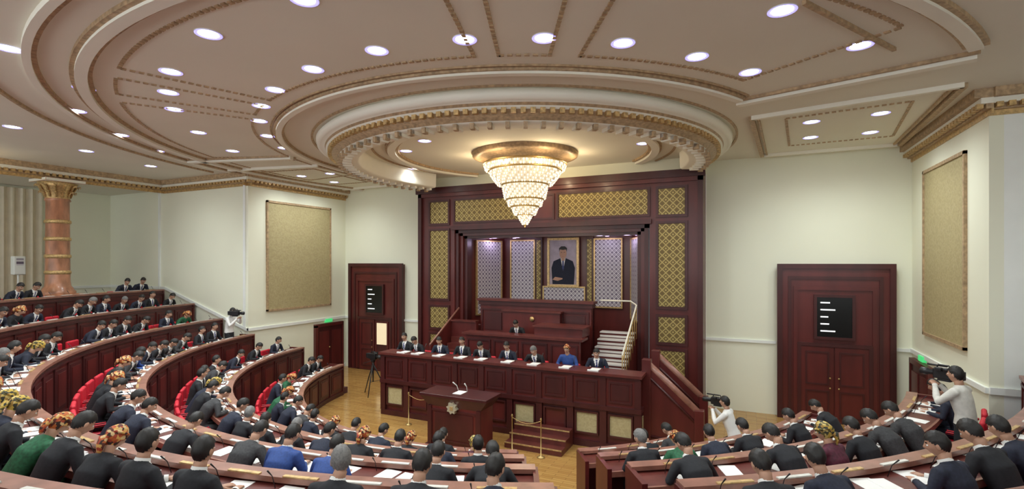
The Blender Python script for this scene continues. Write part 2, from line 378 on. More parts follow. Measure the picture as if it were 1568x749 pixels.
for pts in(((-9.0,15.5),(-8.25,17.2)),((-2.8,15.5),(-3.55,17.2))):
    (xa,ya),(xb,yb)=pts
    mb.f([mb.v(p) for p in((xa,ya,0),(xb,yb,0),(xb,yb,5.25),(xa,ya,5.25))],WOOD)
for x in(-6.85,-4.95):
    mb.box(x-.13,x+.13,17.0,17.12,0,5.2,WOOD2)
mb.obj('carved_wood_portal')
mb=MB()
for gx0,gx1 in((-10.18,-9.46),(-2.3,-1.58)):
    for z0,z1 in((1.0,1.75),(2.0,2.72),(3.03,5.41),(5.68,6.42)): mb.box(gx0,gx1,PY-.025,PY-.005,z0,z1,GLAT)
for gx0,gx1 in((-9.15,-6.45),(-5.35,-2.62)): mb.box(gx0,gx1,PY-.025,PY-.005,5.7,6.44,GLAT)
for x in(-6.85,-4.95): mb.box(x-.08,x+.08,16.98,16.995,2.5,5.1,GLAT)
mb.obj('gilded_lattice_panels')
def screen(w,h,loc,rz):
    mb=MB(); mb.box(-w/2,w/2,-.02,.02,0,h,SLAT); mb.frame(-w/2-.05,w/2+.05,-.05,h+.05,-.05,.08,.05,GOLD); mb.obj('lattice_screen',loc,rz)
screen(.9,2.3,(-7.5,17.03,2.78),0); screen(.9,2.3,(-4.3,17.03,2.78),0)
ang=math.atan2(1.7,.75)
screen(1.1,2.6,(-8.56,16.36,2.45),ang); screen(1.1,2.6,(-3.24,16.36,2.45),-ang)
screen(1.5,.7,(-5.9,17.03,2.7),0)
mb=MB()
for x in(-8.6,-7.6,-4.2,-3.2): mb.lathe(x,16.5,[(.01,5.17),(.06,5.17),(.07,5.2)],LED,n=14)
mb.obj('niche_led_spots')
for x in(-8.3,-7.4,-4.4,-3.5):
    l=bpy.data.lights.new('niche_light','POINT'); l.energy=6; l.color=(.80,.66,1); l.shadow_soft_size=.1
    o=bpy.data.objects.new('niche_light',l); COL.objects.link(o); o.location=(x,16.3,5.0)
PB=mat('portrait_background',(.42,.36,.42),.6,noise=3,amt=.2)
mb=MB(); x0,x1,z0,z1=-6.42,-5.38,3.5,5.1; y=16.95
mb.box(x0,x1,y,y+.05,z0,z1,PB); mb.frame(x0-.07,x1+.07,z0-.07,z1+.07,y-.04,.1,.08,GOLD)
def flat(pts,m,d): mb.f([mb.v((-5.9+a,y-d,4.3+b_)) for a,b_ in pts],m)
flat([(-.40,-.78),(.40,-.78),(.44,-.2),(.36,.04),(.12,.14),(-.12,.14),(-.36,.04),(-.44,-.2)],SUIT2,.004)
flat([(-.09,.14),(0,-.3),(.09,.14)],SHIRT,.006); flat([(-.025,.1),(-.035,-.2),(0,-.29),(.035,-.2),(.025,.1)],TIE,.008)
flat([(.13*math.cos(t*math.pi/12),.32+.2*math.sin(t*math.pi/12)) for t in range(24)],SKIN,.010); flat([(-.06,.06),(.06,.06),(.07,.25),(-.07,.25)],SKIN,.009)
flat([(-.14,.36),(-.12,.46),(.0,.44),(.12,.46),(.14,.36),(.15,.5),(.07,.57),(-.07,.57),(-.15,.5)],HAIR,.012)
for s in(-1,1): flat([(s*.075,.36),(s*.03,.36),(s*.03,.345),(s*.075,.345)],HAIR,.014)
flat([(-.04,.22),(.04,.22),(.03,.205),(-.03,.205)],LIP,.014)
flat([(-.40,-.62),(-.2,-.66),(-.02,-.6),(-.02,-.56),(-.3,-.52)],SKIN,.012)
mb.obj('framed_portrait')

# ------------------------------------------------------------------ doors
def portal_door(xc,name,open_left=False):
    mb=MB(); w=1.33; h=4.22
    mb.box(-w,w,-.16,-.005,0,h,WOOD); mb.frame(-w-.02,w+.02,-.1,h+.04,-.22,.1,.13,WOOD2); mb.frame(-w+.25,w-.25,-.1,h-.3,-.19,.05,.08,WOOD2)
    mb.frame(-.95,.95,-.1,3.65,-.2,.06,.1,WOOD)
    mb.box(-.4,.4,-.22,-.16,2.3,3.36,DISP); mb.frame(-.47,.47,2.23,3.43,-.24,.08,.07,WOOD2)
    for i,wd in enumerate((.22,.34,.18,.2,.34)): mb.box(-.32,-.32+wd,-.225,-.22,3.2-i*.19,3.235-i*.19,DTXT)
    mb.frame(-.86,.86,-.1,2.12,-.22,.07,.09,WOOD2)
    for s in(-1,1):
        a,b_=(.015,.77) if s==1 else(-.77,-.015)
        if open_left and s==1:
            mb.box(.1,.6,-.19,-.17,1.05,1.9,GLOW); mb.box(.1,.6,-.185,-.17,0,1.05,WOOD2); mb.frame(.04,.66,0,1.96,-.2,.04,.06,WOOD)
            continue
        mb.box(a,b_,-.2,-.16,.02,2.02,WOOD)
        for z0,z1 in((.15,.85),(1.0,1.9)): mb.frame(a+.1,b_-.1,z0,z1,-.22,.03,.04,WOOD2)
        for z in(.93,1.2): mb.ball((s*.1,-.24,z),.025,BRASS,n=10)
    mb.obj(name,(xc,YB,0))
portal_door(2.13,'door_1'); portal_door(-13.4,'door_2',True)
for nm,x,s in(('door_3',XL,1),('door_4',XR,-1)):
    mb=MB(); a=sorted((x+s*.005,x+s*.08)); mb.box(a[0],a[1],14.4,15.75,0,1.8,WOOD2); a=sorted((x+s*.005,x+s*.12))
    mb.box(a[0],a[1],14.3,14.42,0,1.85,WOOD); mb.box(a[0],a[1],15.72,15.78,0,1.85,WOOD); mb.box(a[0],a[1],14.3,15.78,1.78,1.9,WOOD)
    a=sorted((x+s*.08,x+s*.1))
    for y0 in(14.5,15.15): mb.box(a[0],a[1],y0,y0+.5,.2,1.6,WOOD)
    mb.ball((x+s*.13,15.0,.95),.03,BRASS); mb.obj(nm)
    mb=MB(); a=sorted((x+s*.005,x+s*.08)); mb.box(a[0],a[1],14.85,15.2,1.93,2.06,GREEN); mb.obj('exit_sign')

# ------------------------------------------------------------------ gallery column, curtain, sconce
def column(x,y,z0):
    mb=MB(); mb.box(x-.6,x+.6,y-.6,y+.6,z0,z0+.15,STONE,.02); mb.box(x-.48,x+.48,y-.48,y+.48,z0+.15,z0+.3,STONE,.02)
    H=6.92-z0
    mb.lathe(x,y,[(.45,z0+.3),(.46,z0+.36),(.40,z0+.42),(.38,z0+.48),(.33,z0+.54),(.31,z0+.7),(.29,z0+H-.7),(.33,z0+H-.66),(.31,z0+H-.6)],STONE,n=32)
    for k in(.25,.38,.52,.66): mb.lathe(x,y,[(.31,z0+H*k-.06),(.335,z0+H*k-.03),(.335,z0+H*k+.03),(.31,z0+H*k+.06)],GOLD,n=32)
    mb.lathe(x,y,[(.30,z0+H-.6),(.34,z0+H-.4),(.42,z0+H-.25),(.5,z0+H-.12),(.46,z0+H-.1)],GOLD,n=32)
    for i in range(12):
        t=i*math.pi/6
        for zz,rr,ss in((z0+H-.42,.36,.09),(z0+H-.22,.46,.08)):
            mb.tube([(x+rr*.85*math.cos(t),y+rr*.85*math.sin(t),zz-.14),(x+rr*math.cos(t),y+rr*math.sin(t),zz),(x+(rr+.1)*math.cos(t),y+(rr+.1)*math.sin(t),zz+.03),(x+(rr+.09)*math.cos(t),y+(rr+.09)*math.sin(t),zz-.03)],[(.05,.02),(.05,.02),(.035,.02),(.01,.01)],GOLD,n=6)
    mb.box(x-.52,x+.52,y-.52,y+.52,z0+H-.1,z0+H,CEILW,.01); mb.obj('marble_column')
column(XLL,8.4,3.0); column(XLL,2.5,3.0)
mb=MB()
pts=[(-23.05+.07*math.sin(i*1.1),6.6+i*.045) for i in range(60)]
for (xa,ya),(xb,yb) in zip(pts[:-1],pts[1:]): mb.f([mb.v(p) for p in((xa,ya,3.05),(xb,yb,3.05),(xb,yb,6.9),(xa,ya,6.9))],CURT,True)
mb.obj('gallery_curtain',recalc=False)
mb=MB(); x,y,z=-21.4,8.0,3.0
mb.lathe(x,y,[(.01,z),(.22,z),(.22,z+.03),(.03,z+.05),(.025,z+.9)],WHITEP,n=20); mb.box(x-.12,x+.12,y-.15,y+.15,z+.9,z+1.5,WHITEP,.03)
mb.box(x+.118,x+.13,y-.09,y+.09,z+1.2,z+1.42,SLAT); mb.obj('loudspeaker_on_stand')
mb=MB(); x,y=-18.6,6.1
mb.lathe(x,y,[(.04,7.3),(.04,6.9),(.3,6.85),(.32,6.8)],BRASS,n=20); mb.lathe(x,y,[(.34,6.82),(.30,6.65),(.18,6.5),(.01,6.45)],BULB,n=24); mb.obj('ceiling_crystal_lamp')

# ------------------------------------------------------------------ tiers and curved desks
QX,QY=-6.0,13.5
RK=[6.0,7.5,9.0,10.5,12.0,13.5]; TOP=[.93,1.42,1.88,2.32,2.78,3.25]; FZ=[t-.74 for t in TOP]
PLAT=mat('tier_carpet',(.10,.035,.03),.9,noise=20)
mb=MB()
for k in range(6):
    r1=RK[k+1] if k<5 else 15.0
    mb.arc(QX,QY,RK[k]+.0,r1+.0,-83,56 if k==0 else 80,0.0,FZ[k],PLAT,n=60)
mb.arc(QX,QY,15.0,19.5,-83,80,0.0,3.0,PLAT,n=60)
mb.obj('tiered_floor')
def desk_row(k,a0,a1):
    R=RK[k]; zt=TOP[k]; zf=FZ[k]; zb=FZ[k-1] if k else 0
    mb=MB()
    mb.arc(QX,QY,R-.03,R+.03,a0,a1,zb,zt+.02,WOOD)
    mb.arc(QX,QY,R+.03,R+.45,a0,a1,zt-.04,zt,WOODT)
    mb.arc(QX,QY,R-.09,R+.07,a0,a1,zt+.02,zt+.07,EDGE)
    mb.arc(QX,QY,R-.07,R-.03,a0,a1,zt-.10,zt-.06,WOOD2); mb.arc(QX,QY,R-.07,R-.03,a0,a1,zb,zb+.12,WOOD2)
    mb.arc(QX,QY,R+.43,R+.46,a0,a1,zt-.07,zt+.005,EDGE)
    st=math.degrees(.75/R); n=max(1,round((a1-a0)/st)); st=(a1-a0)/n
    for i in range(n):
        a=a0+i*st; g=st*.12
        mb.arc(QX,QY,R-.06,R-.03,a-.04*st,a+.04*st,zb+.12,zt-.1,WOOD2,n=1)
        mb.arc(QX,QY,R-.048,R-.03,a+g,a+st-g,zb+.2,zt-.18,WOOD2,n=1)
        mb.arc(QX,QY,R-.06,R-.045,a+g*1.9,a+st-g*1.9,zb+.27,zt-.25,WOOD,n=1)
    for a in(a0,a1):
        h=math.degrees(.03/R); mb.arc(QX,QY,R-.06,R+.47,a-h,a+h,zf-.02,zt+.05,WOOD,n=1)
    return mb.obj('curved_desk_row')
AIS=28.5
blocks=[]
for k in range(6):
    g=math.degrees(.55/RK[k]); blocks.append((k,[-80,-80,-76.5,-78.3,-79.8,-80.3][k],AIS-g)); blocks.append((k,AIS+g,[54,70,76,78,78,78][k]))
for k,a0,a1 in blocks: desk_row(k,a0,a1)

# ------------------------------------------------------------------ chair
mb=MB()
mb.box(-.24,.24,-.22,.22,.36,.46,RED,.04); mb.box(-.235,.235,-.30,-.22,.42,.84,RED,.038); mb.box(-.15,.15,-.31,-.29,.5,.78,RED,.01)
for s in(-1,1):
    mb.box(s*.27-.025,s*.27+.025,-.2,.16,.60,.64,BLACK,.012); mb.box(s*.27-.02,s*.27+.02,-.08,-.03,.34,.62,BLACK)
mb.tube([(0,0,.05),(0,0,.37)],[.04,.035],BLACK,n=10)
for i in range(5):
    t=i*2*math.pi/5; mb.tube([(0,0,.07),(.24*math.cos(t),.24*math.sin(t),.03)],[.03,.02],BLACK,n=6)
bmesh.ops.recalc_face_normals(mb.bm,faces=mb.bm.faces[:]); CHAIR=mb.mesh('red_chair')

# ------------------------------------------------------------------ people
def gs(x,s): return math.exp(-(x/s)**2)
def add_head(mb,M,hair,scarf=None):
    T0=mb.T; mb.T=M
    def shape(d):
        x,y,z=d; X=.074*x; Y=.093*y; Z=.118*z
        if z<0:
            k=(-z)**1.3; X*=1-.34*k; Y*=(1-.12*k); 
            if y<0: Y*=1-.35*k
        if z>0: X*=1+.05*z
        if y<0: Y*=1.05
        if y>0:
            Y+=.024*gs(X,.013)*gs(Z+.012,.022)*1.0+.010*gs(X,.010)*gs(Z-.01,.03)
            Y-=.011*(gs(X-.031,.017)+gs(X+.031,.017))*gs(Z-.012,.014)
            Y+=.005*gs(abs(X)-.03,.022)*gs(Z-.034,.01)
            Y+=.007*gs(X,.024)*gs(Z+.055,.011)+.008*gs(X,.022)*gs(Z+.098,.018)
            Y+=.003*gs(abs(X)-.045,.02)*gs(Z+.02,.02)
        return Vector((X,Y,Z))
    n=36;h=26
    def grid(fn,m,test=None,lips=False):
        rows=[]
        for i in range(h+1):
            ph=math.pi*i/h
            rows.append([(fn((math.sin(ph)*math.sin(2*math.pi*k/n),math.sin(ph)*math.cos(2*math.pi*k/n),math.cos(ph)))) for k in range(n)])
        vv={}
        def gv(i,k):
            k%=n
            if i in(0,h): k=0
            if(i,k) not in vv: vv[(i,k)]=mb.v(rows[i][k])
            return vv[(i,k)]
        for i in range(h):
            for k in range(n):
                c=(rows[i][k]+rows[i+1][(k+1)%n])/2
                if test and not test(c): continue
                mm=m
                if lips and c.y>.06 and abs(c.x)<.024 and -.063<c.z<-.047: mm=LIP
                if lips and c.y>.06 and .012<abs(c.x)<.05 and .030<c.z<.040: mm=hair
                q=[gv(i,k),gv(i+1,k),gv(i+1,k+1),gv(i,k+1)]
                q=list(dict.fromkeys(q)); 
                if len(q)>2: mb.f(q,mm,True)
    grid(shape,SKIN,None,True)
    for s in(-1,1):
        mb.ball((s*.031,.076,.010),(.014,.012,.008),EYE,n=10); mb.ball((s*.031,.086,.010),(.0055,.004,.0055),HAIR,n=8)
        if not scarf:
            mb.ball((s*.078,-.005,-.005),(.010,.020,.032),SKIN,n=10)
    if scarf:
        def fs(d):
            p=shape(d); k=1.12+.03*math.sin(7*d[2]+3*d[0]); q=Vector((p.x*k,p.y*k,p.z*k))
            if d[1]<0: q.y*=1.18
            if d[2]>0: q.z*=1.05
            return q
        grid(fs,scarf,lambda c:c.z>.045-.9*max(0,(.085-c.y))**1.0 if c.y>-.0 else c.z>-.115)
        pts=[(.088*math.sin(t),.096*math.cos(t)-.008,.050+.010*math.cos(t)) for t in [i*2*math.pi/20 for i in range(21)]]
        mb.tube(pts,[.013]*21,scarf,n=8,side=(0,0,1),cap=False)
        mb.tube([(0,-.09,-.03),(0,-.125,-.05),(.01,-.12,-.11),(.015,-.09,-.18)],[.03,.042,(.045,.025),(.03,.012)],scarf,n=10)
    else:
        def fh(d):
            p=shape((d[0],d[1],d[2])); w=.009+.0025*math.sin(17*d[0]+9*d[2])+.002*math.sin(23*d[1])
            if d[2]>0: w+=.009*d[2]
            return p+Vector(d)*w
        grid(fh,hair,lambda c: c.z> (.068 if c.y>.055 else (.068-(.055-c.y)*1.15 if c.y>0 else max(.005+c.y*1.3,-.072))))
    mb.T=T0
def add_hand(mb,w,d,s,curl=1.0):
    T0=mb.T; d=Vector(d).normalized(); up=Vector((0,0,1)); x=d.cross(up)
    if x.length<.1: x=Vector((1,0,0))
    x.normalize(); z=x.cross(d); M=Matrix((x,d,z)).transposed().to_4x4(); M.translation=Vector(w); mb.T=T0@M
    mb.tube([(0,-.02,0),(0,.02,0),(0,.06,.002),(0,.088,0)],[(.024,.019),(.034,.017),(.040,.015),(.038,.012)],SKIN,n=12)
    for i,(xo,L) in enumerate(((-.030,.066),(-.010,.076),(.010,.072),(.029,.058))):
        xo2=xo*s; a=0; p=Vector((xo2,.078,.002)); P=[p.copy()]
        for j,q in enumerate((.42,.32,.26)):
            a+=math.radians((18,28,20)[j]*curl); p=p+Vector((xo2*.10,math.cos(a),-math.sin(a)))*L*q; P.append(p.copy())
        mb.tube(P,[.0095,.0088,.008,.0062],SKIN,n=8)
    mb.tube([(-s*.026,.012,-.004),(-s*.050,.038,-.010),(-s*.056,.062,-.016),(-s*.050,.082,-.020)],[.013,.011,.0095,.007],SKIN,n=8)
    mb.T=T0
def make_person(name,J,suit,hair,scarf=None,formal=True,trousers=None,vox=.017):
    a=MB(); V=Vector; trousers=trousers or suit
    pe,wa,ch,sh,ne=[V(J[k]) for k in('pelvis','waist','chest','sh','neck')]
    a.tube([pe-(wa-pe)*.35,pe,wa,ch,sh,ne],[(.13,.10),(.175,.135),(.155,.118),(.185,.13),(.175,.095),(.065,.06)],suit,n=20)
    for s,sd in((-1,'l'),(1,'r')):
        so=sh+V((s*.185,J.get('sh_y'+sd,0),-.015)); el=V(J['el_'+sd]); wr=V(J['wr_'+sd])
        a.tube([sh+V((s*.07,0,.0)),so,so.lerp(el,.45),el,el.lerp(wr,.35),wr],[.06,(.066,.07),.058,.050,.050,.034],suit,n=12)
        hp=pe+V((s*.085,0,-.02)); kn=V(J['kn_'+sd]); an=V(J['an_'+sd])
        a.tube([hp,hp.lerp(kn,.5),kn,kn.lerp(an,.4),an],[.098,.085,.066,.060,.045],suit,n=12)
    bmesh.ops.recalc_face_normals(a.bm,faces=a.bm.faces[:])
    o=a.obj('tmp'); md=o.modifiers.new('r','REMESH'); md.mode='VOXEL'; md.voxel_size=vox; md.use_smooth_shade=True
    sm=o.modifiers.new('s','SMOOTH'); sm.iterations=3; sm.factor=.6
    dg=bpy.context.evaluated_depsgraph_get(); me=bpy.data.meshes.new_from_object(o.evaluated_get(dg)); bpy.data.objects.remove(o)
    mb=MB(); mb.bm.from_mesh(me); mb.mi(suit)
    i0,i1,i2,i3=mb.mi(suit),mb.mi(SHIRT),mb.mi(TIE),mb.mi(trousers)
    L=(ne-ch).length; ax=(ne-ch).normalized(); fr=ax.cross(V((1,0,0))); fr=-fr if fr.y<0 else fr
    for f in mb.bm.faces:
        f.smooth=True; c=f.calc_center_median(); t=(c-ch).dot(ax)/L; f.material_index=i0
        if formal and -.25<t<1.05 and (c-ch).dot(fr)>.02 and f.normal.dot(fr)>.1:
            w=.012+.055*(t+.25)
            if abs(c.x-ch.x)<w: f.material_index=i2 if abs(c.x-ch.x)<.017 else i1
        if c.z<pe.z+.02 and (t<-1.2): f.material_index=i3
    hd=V(J['head']); pit,yaw=J.get('hr',(0,0))
    M=Matrix.Translation(hd)@Matrix.Rotation(math.radians(yaw),4,'Z')@Matrix.Rotation(math.radians(-pit),4,'X')
    nb=M@V((0,-.022,-.075)); mb.tube([ne-ax*.03,ne.lerp(nb,.5),nb],[(.060,.058),(.054,.055),(.052,.054)],SKIN,n=16)
    if formal: mb.tube([ne-ax*.012,ne+ax*.022],[(.069,.066),(.062,.060)],SHIRT,n=16,cap=False)
    add_head(mb,M,hair,scarf)
    for s,sd in((-1,'l'),(1,'r')):
        el=V(J['el_'+sd]); wr=V(J['wr_'+sd]); d=(wr-el).normalized(); hdv=V(J.get('hd_'+sd,d))
        mb.tube([wr-d*.02,wr+d*.018],[.037,.034],SHIRT if formal else suit,n=12,cap=False)
        add_hand(mb,wr+d*.02,hdv,s,J.get('curl',1))
        an=V(J['an_'+sd]); ty=V(J.get('toe',(0,1,0)))
        mb.tube([an+V((0,0,-.0))-ty*.06+V((0,0,-.04)),an+ty*.0+V((0,0,-.03)),an+ty*.09+V((0,0,-.045)),an+ty*.18+V((0,0,-.055))],[(.035,.035),(.045,.048),(.048,.032),(.035,.022)],BLACK,n=12)
    me=mb.mesh(name); return me
def seat_pose(lean,pitch,yaw,ell,elr,wrl,wrr,**k):
    J=dict(pelvis=(0,0,.56),waist=(0,.02+lean*.2,.72),chest=(0,.05+lean*.6,.92),sh=(0,.06+lean,1.06-lean*.2),neck=(0,.08+lean*1.15,1.13-lean*.28),
        el_l=ell,el_r=elr,wr_l=wrl,wr_r=wrr,kn_l=(-.13,.44,.53),kn_r=(.13,.44,.53),an_l=(-.13,.42,.085),an_r=(.13,.42,.085))
    n=Vector(J['neck']); p=math.radians(pitch); J['head']=tuple(n+Vector((0,.035+.075*math.sin(p),.145-.03*math.sin(p)))); J['hr']=(pitch,yaw)
    J.update(k); return J
POSES=[seat_pose(.18,38,4,(-.27,.24,.82),(.27,.24,.82),(-.13,.44,.82),(.10,.46,.82),hd_l=(.35,1,-.05),hd_r=(-.35,1,-.05)),
       seat_pose(.22,32,-18,(-.26,.26,.82),(.30,.25,.82),(-.02,.46,.82),(.16,.50,.82),hd_l=(.8,.6,0),hd_r=(-.2,1,-.05)),
       seat_pose(.06,6,10,(-.28,.16,.83),(.28,.16,.83),(-.10,.42,.82),(.10,.42,.82),hd_l=(.5,1,-.05),hd_r=(-.5,1,-.05)),
       seat_pose(.26,50,8,(-.31,.30,.82),(.31,.30,.82),(-.12,.50,.82),(.12,.50,.82),hd_l=(.5,1,0),hd_r=(-.5,1,0)),
       seat_pose(.12,20,24,(-.28,.20,.83),(.27,.22,.82),(-.05,.44,.82),(.18,.46,.82),hd_l=(.6,.8,0),hd_r=(-.1,1,0))]
MEN=[make_person('seated_delegate',p,[SUIT,SUIT2,SUIT,SUIT3,SUIT2][i],HAIR) for i,p in enumerate(POSES)]
MEN.append(MEN[0]); MEN.append(MEN[1]); MEN.append(make_person('seated_delegate',POSES[3],SUIT,HAIR))
GR=[make_person('seated_delegate',POSES[i],SUIT,GREY) for i in(0,1,4)]
WOM=[make_person('seated_woman_in_headscarf',POSES[0],SUIT,HAIR,SCARF1,False),make_person('seated_woman_in_headscarf',POSES[4],SUITP,HAIR,SCARF2,False),
     make_person('seated_woman_in_headscarf',POSES[3],SUITG,HAIR,SCARF1,False),make_person('seated_woman_in_headscarf',POSES[2],SUITB,HAIR,SCARF1,False)]
WOM2=[WOM[0],WOM[0],WOM[1],make_person('seated_woman_in_headscarf',POSES[3],SUIT2,HAIR,SCARF2,False),WOM[2]]
BLU=make_person('seated_officer_in_blue',POSES[0],SUITB,HAIR)
WHT=make_person('seated_delegate_in_white',POSES[1],CSHIRT,HAIR,None,False)
PS=.93
pap=MB(); mic=MB()
for k,a0,a1 in blocks:
    R=RK[k]+.68; st=math.degrees(.62/R); n=int((a1-a0-math.degrees(.3/R))/st); off=(a1-a0-n*st)/2
    for i in range(n):
        a=a0+off+(i+.5)*st; t=math.radians(a); x=QX+R*math.sin(t); y=QY-R*math.cos(t)
        rz=t
        dist=math.hypot(x,y)
        if dist<2.6: continue
        if x<-14.4 and y>10.9: continue
        left=a<AIS
        colm=math.hypot(x-XLL,y-8.4)<1.1 or math.hypot(x-XLL,y-2.5)<1.1
        standing=math.hypot(x-2.75,y-8.9)<.5 or math.hypot(x+15.0,y-10.75)<.5
        if not colm and not standing: inst('red_chair',CHAIR,(x,y,FZ[k]),rz,PS)
        def P(r,w): return Vector((QX+r*math.sin(t)+w*math.cos(t),QY-r*math.cos(t)+w*math.sin(t),0))
        pr=RK[k]+.22; j=random.uniform(-.3,.3)
        c=P(pr,random.uniform(-.06,.06)); ca,sa=math.cos(t+j),math.sin(t+j)
        def rect(m_,c,hw,hh,z,h,mm):
            vs=[];
            for zz in(z,z+h):
                for dx,dy in((-hw,-hh),(hw,-hh),(hw,hh),(-hw,hh)): vs.append(m_.v((c.x+dx*ca-dy*sa,c.y+dx*sa+dy*ca,zz)))
            for q in((3,2,1,0),(4,5,6,7),(0,1,5,4),(1,2,6,5),(2,3,7,6),(3,0,4,7)): m_.f([vs[e] for e in q],mm)
        rect(pap,c,.105,.148,TOP[k]+.001,.004,PAPER)
        if random.random()<.5: rect(pap,P(pr+.02,.2),.08,.11,TOP[k]+.001,.008,PAPER)
        j=0; ca,sa=math.cos(t),math.sin(t); rect(pap,P(RK[k]+.045,0),.17,.02,TOP[k]+.071,.012,CSHIRT if random.random()<.6 else GOLD)
        q=P(RK[k]+.12,-.2); q2=P(RK[k]+.16,-.2); q3=P(RK[k]+.22,-.2)
        mic.tube([(q.x,q.y,TOP[k]),(q2.x,q2.y,TOP[k]+.12),(q3.x,q3.y,TOP[k]+.19)],[.004,.004,.008],BLACK,n=6)
        pr_=.88
        if left and k in(0,1,2,3) and a<-62: pr_=.55
        if left and k==0: pr_=.75
        if k>=4 and a>-25: pr_=.0 if k==5 else (.8 if dist>3.6 else 0)
        if dist<3.0: pr_=0
        if not left: pr_=.72
        if not left and k==4: pr_=0 if dist<4.5 else .6
        if colm or standing or random.random()>pr_: continue
        z=FZ[k]; u=random.random(); sc=random.uniform(.97,1.03)*PS; rr=rz+random.uniform(-.12,.12)
        wl=.24 if (left and -40<a<5 and k>=1) else .09
        if u<wl: inst('seated_woman_in_headscarf',random.choice(WOM2),(x,y,z),rr,sc*.98)
        elif u<wl+.10: inst('seated_delegate',random.choice(GR),(x,y,z),rr,sc)
        elif u<wl+.12: inst('seated_officer_in_blue',BLU,(x,y,z),rr,sc)
        elif u<wl+.14: inst('seated_delegate_in_white',WHT,(x,y,z),rr,sc)
        else: inst('seated_delegate',random.choice(MEN),(x,y,z),rr,sc)
pap.obj('papers_and_nameplates'); mic.obj('desk_microphones')

# ------------------------------------------------------------------ rostrum / presidium
mb=MB(); X0,X1,Y0=-9.35,-2.2,11.4; PZ=.95
mb.box(X0,X1,Y0+.05,15.0,0,PZ,WOOD)
mb.box(X0,X1,Y0,Y0+.08,PZ,1.70,WOOD); mb.box(X0-.1,X1+.1,Y0-.1,Y0+.5,1.70,1.76,WOODT); mb.box(X0-.06,X1+.06,Y0-.05,Y0+.45,1.64,1.70,WOOD2)
mb.box(X0-.08,X1+.08,Y0-.06,Y0+.3,.90,1.0,WOOD2); mb.box(X0-.06,X1+.06,Y0-.04,Y0+.3,0,.14,WOOD2)
for x0,x1 in((X0,X0+.08),(X1-.08,X1)): mb.box(x0,x1,Y0,12.4,PZ,1.70,WOOD)
n=9; w=(X1-X0)/n
for i in range(n+1):
    x=X0+i*w; mb.box(x-.07,x+.07,Y0-.04,Y0,1.0,1.64,WOOD2); mb.box(x-.08,x+.08,Y0-.03,Y0+.06,.14,.9,WOOD2)
for i in range(n):
    x=X0+i*w; mb.frame(x+.13,x+w-.13,1.08,1.56,Y0-.025,.03,.04,WOOD2); mb.box(x+.2,x+w-.2,Y0-.015,Y0,1.15,1.49,WOOD2)
    mb.frame(x+.11,x+w-.11,.28,.82,Y0-.01,.08,.04,WOOD2)
    if i in(0,5,7,8): mb.box(x+.15,x+w-.15,Y0+.03,Y0+.048,.32,.78,FABRIC)
for k,y in enumerate((11.6,12.5,13.4)):
    mb.box(X1,X1+.03,y,y+.7,.25,.8,WOOD2); 
mb.box(X1,X1+.04,11.66,12.0,.32,.75,FABRIC)
mb.obj('presidium_desk_and_platform')
def stair(name,xa,xb,y0,y1,z1,z0):
    mb=MB(); n=6
    for i in range(n):
        f=(i)/n; xx0=xa+(xb-xa)*f; xx1=xa+(xb-xa)*(i+1)/n; z=z1+(z0-z1)*(i+1)/(n+1)
        mb.box(min(xx0,xx1),max(xx0,xx1),y0,y1,0,z,WOODT)
    for y in(y0-.1,y1):
        vs=[]
        for yy in(y,y+.1):
            for p in((xa,0),(xb,0),(xb,z0+.75),(xa,z1+.95)): vs.append(mb.v((p[0],yy,p[1])))
        for q in((3,2,1,0),(4,5,6,7),(0,1,5,4),(1,2,6,5),(2,3,7,6),(3,0,4,7)): mb.f([vs[e] for e in q],WOOD)
        mb.tube([(xa,y+.05,z1+1.0),(xb,y+.05,z0+.8)],[(.09,.05),(.09,.05)],EDGE,n=8)
        mb.tube([(xa,y-.01,z1+.75),(xb,y-.01,z0+.55)],[.03,.03],WOOD2,n=6); mb.tube([(xa,y-.01,z1*.3),(xb,y-.01,z0+.12)],[.03,.03],WOOD2,n=6)
        mb.box(xb-.1,xb+.1,y-.05,y+.15,0,z0+.9,WOOD,.01)
        mb.box(xa-.1,xa+.1,y-.05,y+.15,0,z1+1.1,WOOD,.01)
    mb.obj(name)
stair('side_staircase',-2.1,-.95,12.0,13.2,.95,.1)
mb=MB()
mb.box(-7.95,-4.25,13.5,15.0,PZ,1.35,WOOD)
mb.box(-7.75,-4.15,13.3,13.4,PZ,2.12,WOOD); mb.box(-7.85,-4.05,13.2,13.75,2.12,2.18,WOODT)
for i in range(4):
    x=-7.7+i*.9; mb.frame(x,x+.8,1.15,2.0,13.27,.04,.05,WOOD2)
mb.box(-5.6,-4.15,13.55,14.3,2.18,2.42,WOOD); mb.box(-5.65,-4.1,13.5,14.35,2.42,2.46,WOODT)
mb.box(-7.95,-4.2,14.6,14.75,PZ,3.05,WOOD); mb.box(-8.05,-4.1,14.5,14.95,3.05,3.12,WOODT); mb.box(-8.0,-4.15,14.55,14.9,2.92,3.05,WOOD2)
for i in range(4):
    x=-7.9+i*.93; mb.frame(x,x+.85,2.0,2.8,14.56,.05,.05,WOOD2); mb.box(x+.12,x+.73,14.57,14.6,2.12,2.68,WOOD2)
mb.box(-7.0,-5.1,14.35,14.6,PZ,2.75,WOOD); mb.box(-7.05,-5.05,14.3,14.6,2.75,2.8,WOODT)
mb.box(-8.95,-7.95,14.3,14.45,PZ,2.35,WOOD); mb.box(-9.0,-7.95,14.25,14.5,2.35,2.4,WOODT)
mb.obj('speaker_rostrum')
mb=MB()
mb.lathe(0,0,[(0.01,0),(.07,0),(.075,.02),(.01,.03)],GOLD,n=24)
for v_ in mb.bm.verts: x,y,z=v_.co; v_.co=(x,-z,y)
mb.obj('gilt_emblem',(-6.0,14.33,2.55))
mb=MB()
